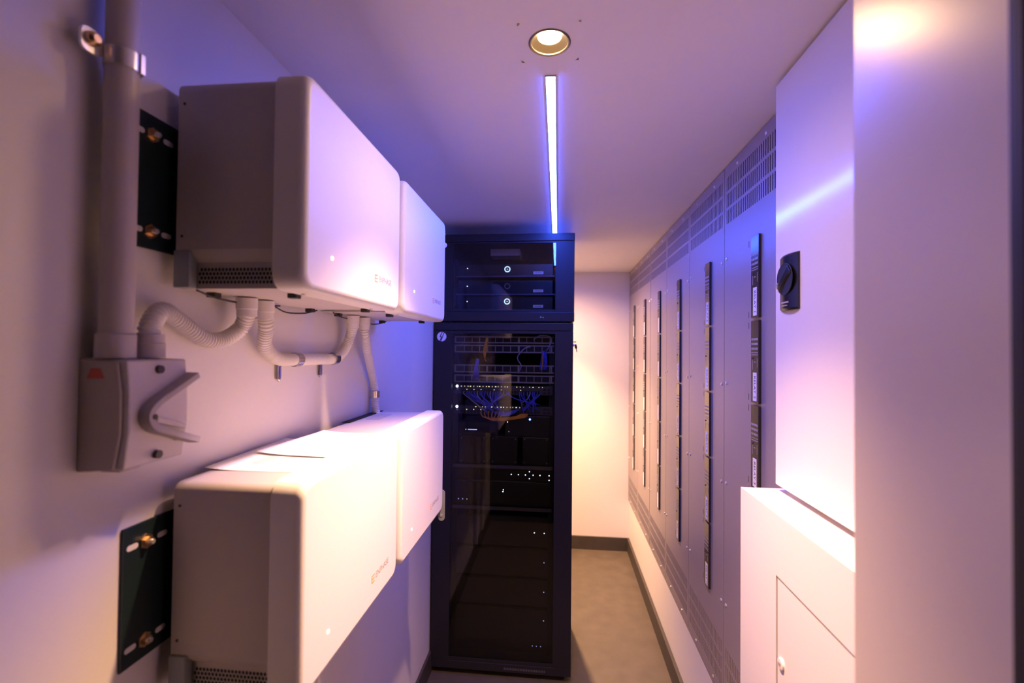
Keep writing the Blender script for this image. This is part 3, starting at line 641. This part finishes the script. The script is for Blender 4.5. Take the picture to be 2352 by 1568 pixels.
# ================================================================== GREY PANELS ON THE RIGHT WALL
PX = 0.547; P0, PP = 1.19, 0.413; PZ0, PZ1 = 0.392, 2.146
NP = 6
NEAR = ['nearest the white wall cabinet', 'second from the white wall cabinet', 'third from the white wall cabinet', 'fourth from the white wall cabinet', 'fifth from the white wall cabinet', 'in the far corner by the back wall']
def make_panel():
    t = thing('equipment_panel', '', 'panel', (0, 0, 0), 'tall grey panels on the right wall')
    g = 0.0016; y0, y1 = g, PP - g; th = 0.0025; H = PZ1 - PZ0
    rows = [(0.038 + k * 0.054, 0.038 + k * 0.054 + 0.044) for k in range(3)]
    rows += [(H - b, H - a) for a, b in reversed(rows)]
    mb = MB(); last = 0.0; s0, s1, ns, sw = 0.020, PP - 0.020, 28, 0.0058
    pitch = (s1 - s0 - sw) / (ns - 1)
    for a, b in rows:
        mb.box(0, th, y0, y1, last, a); last = b
        mb.box(0, th, y0, s0, a, b); mb.box(0, th, s1, y1, a, b)
        for k in range(ns - 1):
            mb.box(0, th, s0 + k * pitch + sw, s0 + (k + 1) * pitch, a, b)
    mb.box(0, th, y0, y1, last, H)
    mb.build('face', 'panel_grey', t)
    MB().box(0.0062, 0.0075, 0.0005, PP - 0.0005, 0.002, H - 0.002).build('backing', 'panel_dark', t)
    def scr(y, z, n='screw'):
        MB().tube([(0, y, z), (-0.0018, y, z), (-0.0034, y, z)], [0.0058, 0.0055, 0.0030], 10).build(n, 'zinc', t, smooth=True)
    for z in (1.444, 1.038, 0.715, 0.322):
        scr(0.022, z); scr(PP - 0.022, z + 0.006)
    for y in (0.10, 0.30): scr(y, H - 0.024); scr(y, 0.018)
    for k in range(5):
        for z in (PZ_MOD[k][0] + 0.012, PZ_MOD[k][1] - 0.012):
            MB().box(-0.0003, 0.0006, 0.2125, 0.2150, z - 0.009 - PZ0, z + 0.009 - PZ0).build('slit', 'panel_dark', t)
    for z in (1.70, 1.48, 1.24, 1.0, 0.75):
        MB().cyl((-0.0005, 0.095, z - PZ0), (0.001, 0.095, z - PZ0), 0.0022, 8).build('rivet', 'grey_ink', t)
    return t
PZ_MOD = [(1.862 - k * 0.2352 - 0.2285, 1.862 - k * 0.2352) for k in range(5)]
pan = make_panel()
for i in range(NP):
    o = pan if i == 0 else copy_tree(pan)
    o.location = (PX, P0 + i * PP + (0.006 if i > 3 else 0), PZ0); o['label'] = 'tall grey slotted metal panel, ' + NEAR[i]
def make_module():
    t = thing('relay_module', '', 'relay module', (0, 0, 0), 'black relay modules in the grey panels')
    h = 0.2285; wd = 0.050; d = 0.0075
    MB().rings([[(x, y, z) for y, z in rrect(-wd / 2, wd / 2, 0, h, 0.003, 3)] for x in (0.0, -d)]).build('case', 'module_black', t, bevel=0.0008)
    # reading downwards; letters' tops point toward the viewer (-y)
    l_ = MB().box(-d - 0.0006, -d + 0.0002, -0.014, 0.010, 0.006, 0.084).build('label_sticker', 'label_white', t)
    for zz, ww in ((0.176, 0.018), (0.163, 0.018), (0.150, 0.018), (0.139, 0.020), (0.133, 0.020)):
        m = MB()
        for q in range(6):
            y = -0.0205 + q * 0.0072
            m.box(-d - 0.0004, -d + 0.0002, y, y + 0.0046, zz - 0.003 if zz > 0.14 else zz - 0.0012, zz + 0.003 if zz > 0.14 else zz + 0.0012)
        m.build('terminal_print', 'print_grey', t)
    MB().box(-d - 0.0004, -d + 0.0002, -0.006, 0.004, 0.112, 0.114).box(-d - 0.0004, -d + 0.0002, 0.012, 0.0135, 0.092, 0.118).box(-d - 0.0004, -d + 0.0002, -0.018, -0.0165, 0.098, 0.124).build('small_print', 'print_grey', t)
    MB().tube([(-d, 0.012, 0.124), (-d - 0.002, 0.012, 0.124)], [0.003, 0.0022], 10).build('button', 'cap_dark', t, smooth=True)
    return t
mod = make_module()
NUM = ['topmost', 'second', 'middle', 'fourth', 'lowest']
n = 0; first = True
for i in range(NP):
    for k in range(5):
        o = mod if first else copy_tree(mod); first = False
        o.location = (PX, P0 + i * PP + 0.155 + (0.006 if i > 3 else 0), PZ_MOD[k][0]); n += 1
        o['label'] = NUM[k] + ' black relay module on the grey panel ' + NEAR[i]
for i in range(3):            # lettering that can be made out
    for k in range(5):
        o = [q for q in bpy.data.objects if q.name.startswith('relay_module') and abs(q.location.y - (P0 + i * PP + 0.155)) < 1e-3 and abs(q.location.z - PZ_MOD[k][0]) < 1e-3][0]
        st = [c for c in o.children if c.name.startswith('label_sticker')][0]
        B = basis((0, 0, -1), (0, -1, 0), (-1, 0, 0), (-0.0075 - 0.00062, -0.002, 0.076))
        textmesh('label_text', 'RELAY %d' % (k + 1 + i * 5), 0.0175, B, 'ink', st)

# ================================================================== WHITE CABINETS ON THE RIGHT
BX = 0.488
t = thing('wall_cabinet', 'white glossy wall cabinet with a black twist latch on the right', 'cabinet', (0.52, 0.8, 1.244))
def L_(o, par=t): o.matrix_parent_inverse = Matrix.Translation(-Vector(par.location)); return o
L_(MB().box(BX + 0.002, XR - 0.0005, 0.497, 1.104, 1.244, 2.143).build('body', 'cabinet_white', t, bevel=0.0015))
L_(MB().box(BX, BX + 0.0018, 0.4975, 1.1035, 1.2445, 2.1425).build('door', 'cabinet_white', t, bevel=0.0005))
lz0, lz1, ly0, ly1 = 1.628, 1.746, 0.997, 1.074
dr = [c for c in t.children if c.name.startswith('door')][0]
# curved latch plate: slice along y bulging toward -x
rings = []
for k in range(13):
    u = k / 12; y = ly0 + (ly1 - ly0) * u; b = 0.004 + 0.008 * math.sin(math.pi * u) ** 0.8
    rings.append([(BX - b, y, lz0 + 0.004), (BX - b, y, lz1 - 0.004), (BX - b + 0.003, y, lz1), (BX + 0.0005, y, lz1), (BX + 0.0005, y, lz0), (BX - b + 0.003, y, lz0)])
lp = MB().rings(rings).build('latch', 'latch_black', dr, smooth=True)
yc, zc_ = 1.036, 1.694
def disc_pts(r0, n=30): return [(yc + r0 * math.cos(2 * math.pi * k / n), zc_ + r0 * math.sin(2 * math.pi * k / n)) for k in range(n)]
MB().rings([[(BX - 0.0125, y, z) for y, z in disc_pts(0.0345)], [(BX - 0.0135, y, z) for y, z in disc_pts(0.033)], [(BX - 0.0128, y, z) for y, z in disc_pts(0.031)]]).build('latch_well', 'hole', dr, smooth=True)
a = math.radians(40); dy, dz = math.cos(a), math.sin(a)
kn = []
for s in [-1, -.6, -.2, .2, .6, 1]:
    wdt = 0.0065 + 0.006 * abs(s); L = 0.031 * s
    cy, cz = yc + dy * L * -1, zc_ + dz * L
    hgt = 0.0045 - 0.002 * abs(s) ** 2
    kn.append([(BX - 0.0132, cy + dz * wdt, cz + dy * wdt), (BX - 0.0132 - hgt, cy + dz * wdt * .7, cz + dy * wdt * .7), (BX - 0.0132 - hgt, cy - dz * wdt * .7, cz - dy * wdt * .7), (BX - 0.0132, cy - dz * wdt, cz - dy * wdt)])
MB().rings(kn).build('latch_grip', 'latch_black', dr, bevel=0.001)
MB().tube([(BX - 0.008, 1.064, 1.683), (BX - 0.0155, 1.066, 1.683), (BX - 0.0165, 1.066, 1.683)], [0.007, 0.0068, 0.005], 14).build('lock_cylinder', 'zinc', dr, smooth=True)
MB().box(BX - 0.0125, BX - 0.0115, 1.02, 1.05, 1.643, 1.646).box(BX - 0.0125, BX - 0.0115, 1.025, 1.048, 1.637, 1.639).build('latch_lettering', 'print_grey', dr)

LX = 0.42
t = thing('low_cabinet', 'bright white low cabinet on the right with an inset hatch', 'cabinet', (0.49, 0.8, 0))
hy1, hz1, hy0, hz0 = 0.948, 1.112, 0.53, 0.25
m = MB()
m.box(LX + 0.006, XR - 0.0165, 0.496, 1.122, 0.0, 1.2295)
b = L_(m.build('body', 'cabinet_white', t, bevel=0.001), t)
m = MB(); m.box(LX, LX + 0.0058, 0.496, hy0, 0.0, 1.2295).box(LX, LX + 0.0058, hy1, 1.122, 0.0, 1.2295).box(LX, LX + 0.0058, hy0, hy1, hz1, 1.2295).box(LX, LX + 0.0058, hy0, hy1, 0.0, hz0)
L_(m.build('front_panel', 'cabinet_white', t), t)
h = L_(MB().box(LX + 0.0022, LX + 0.0058, hy0 + 0.001, hy1 - 0.0012, hz0 + 0.001, hz1 - 0.0012).build('hatch', 'cabinet_white', t, bevel=0.001), t)
MB().tube([(LX + 0.0025, 0.930, 0.955), (LX - 0.001, 0.930, 0.955), (LX - 0.0016, 0.930, 0.955)], [0.011, 0.0105, 0.008], 18).build('hatch_lock', 'cabinet_white', h, smooth=True)
MB().box(LX - 0.0024, LX - 0.0014, 0.926, 0.934, 0.952, 0.958).build('lock_slot', 'grey_ink', h)
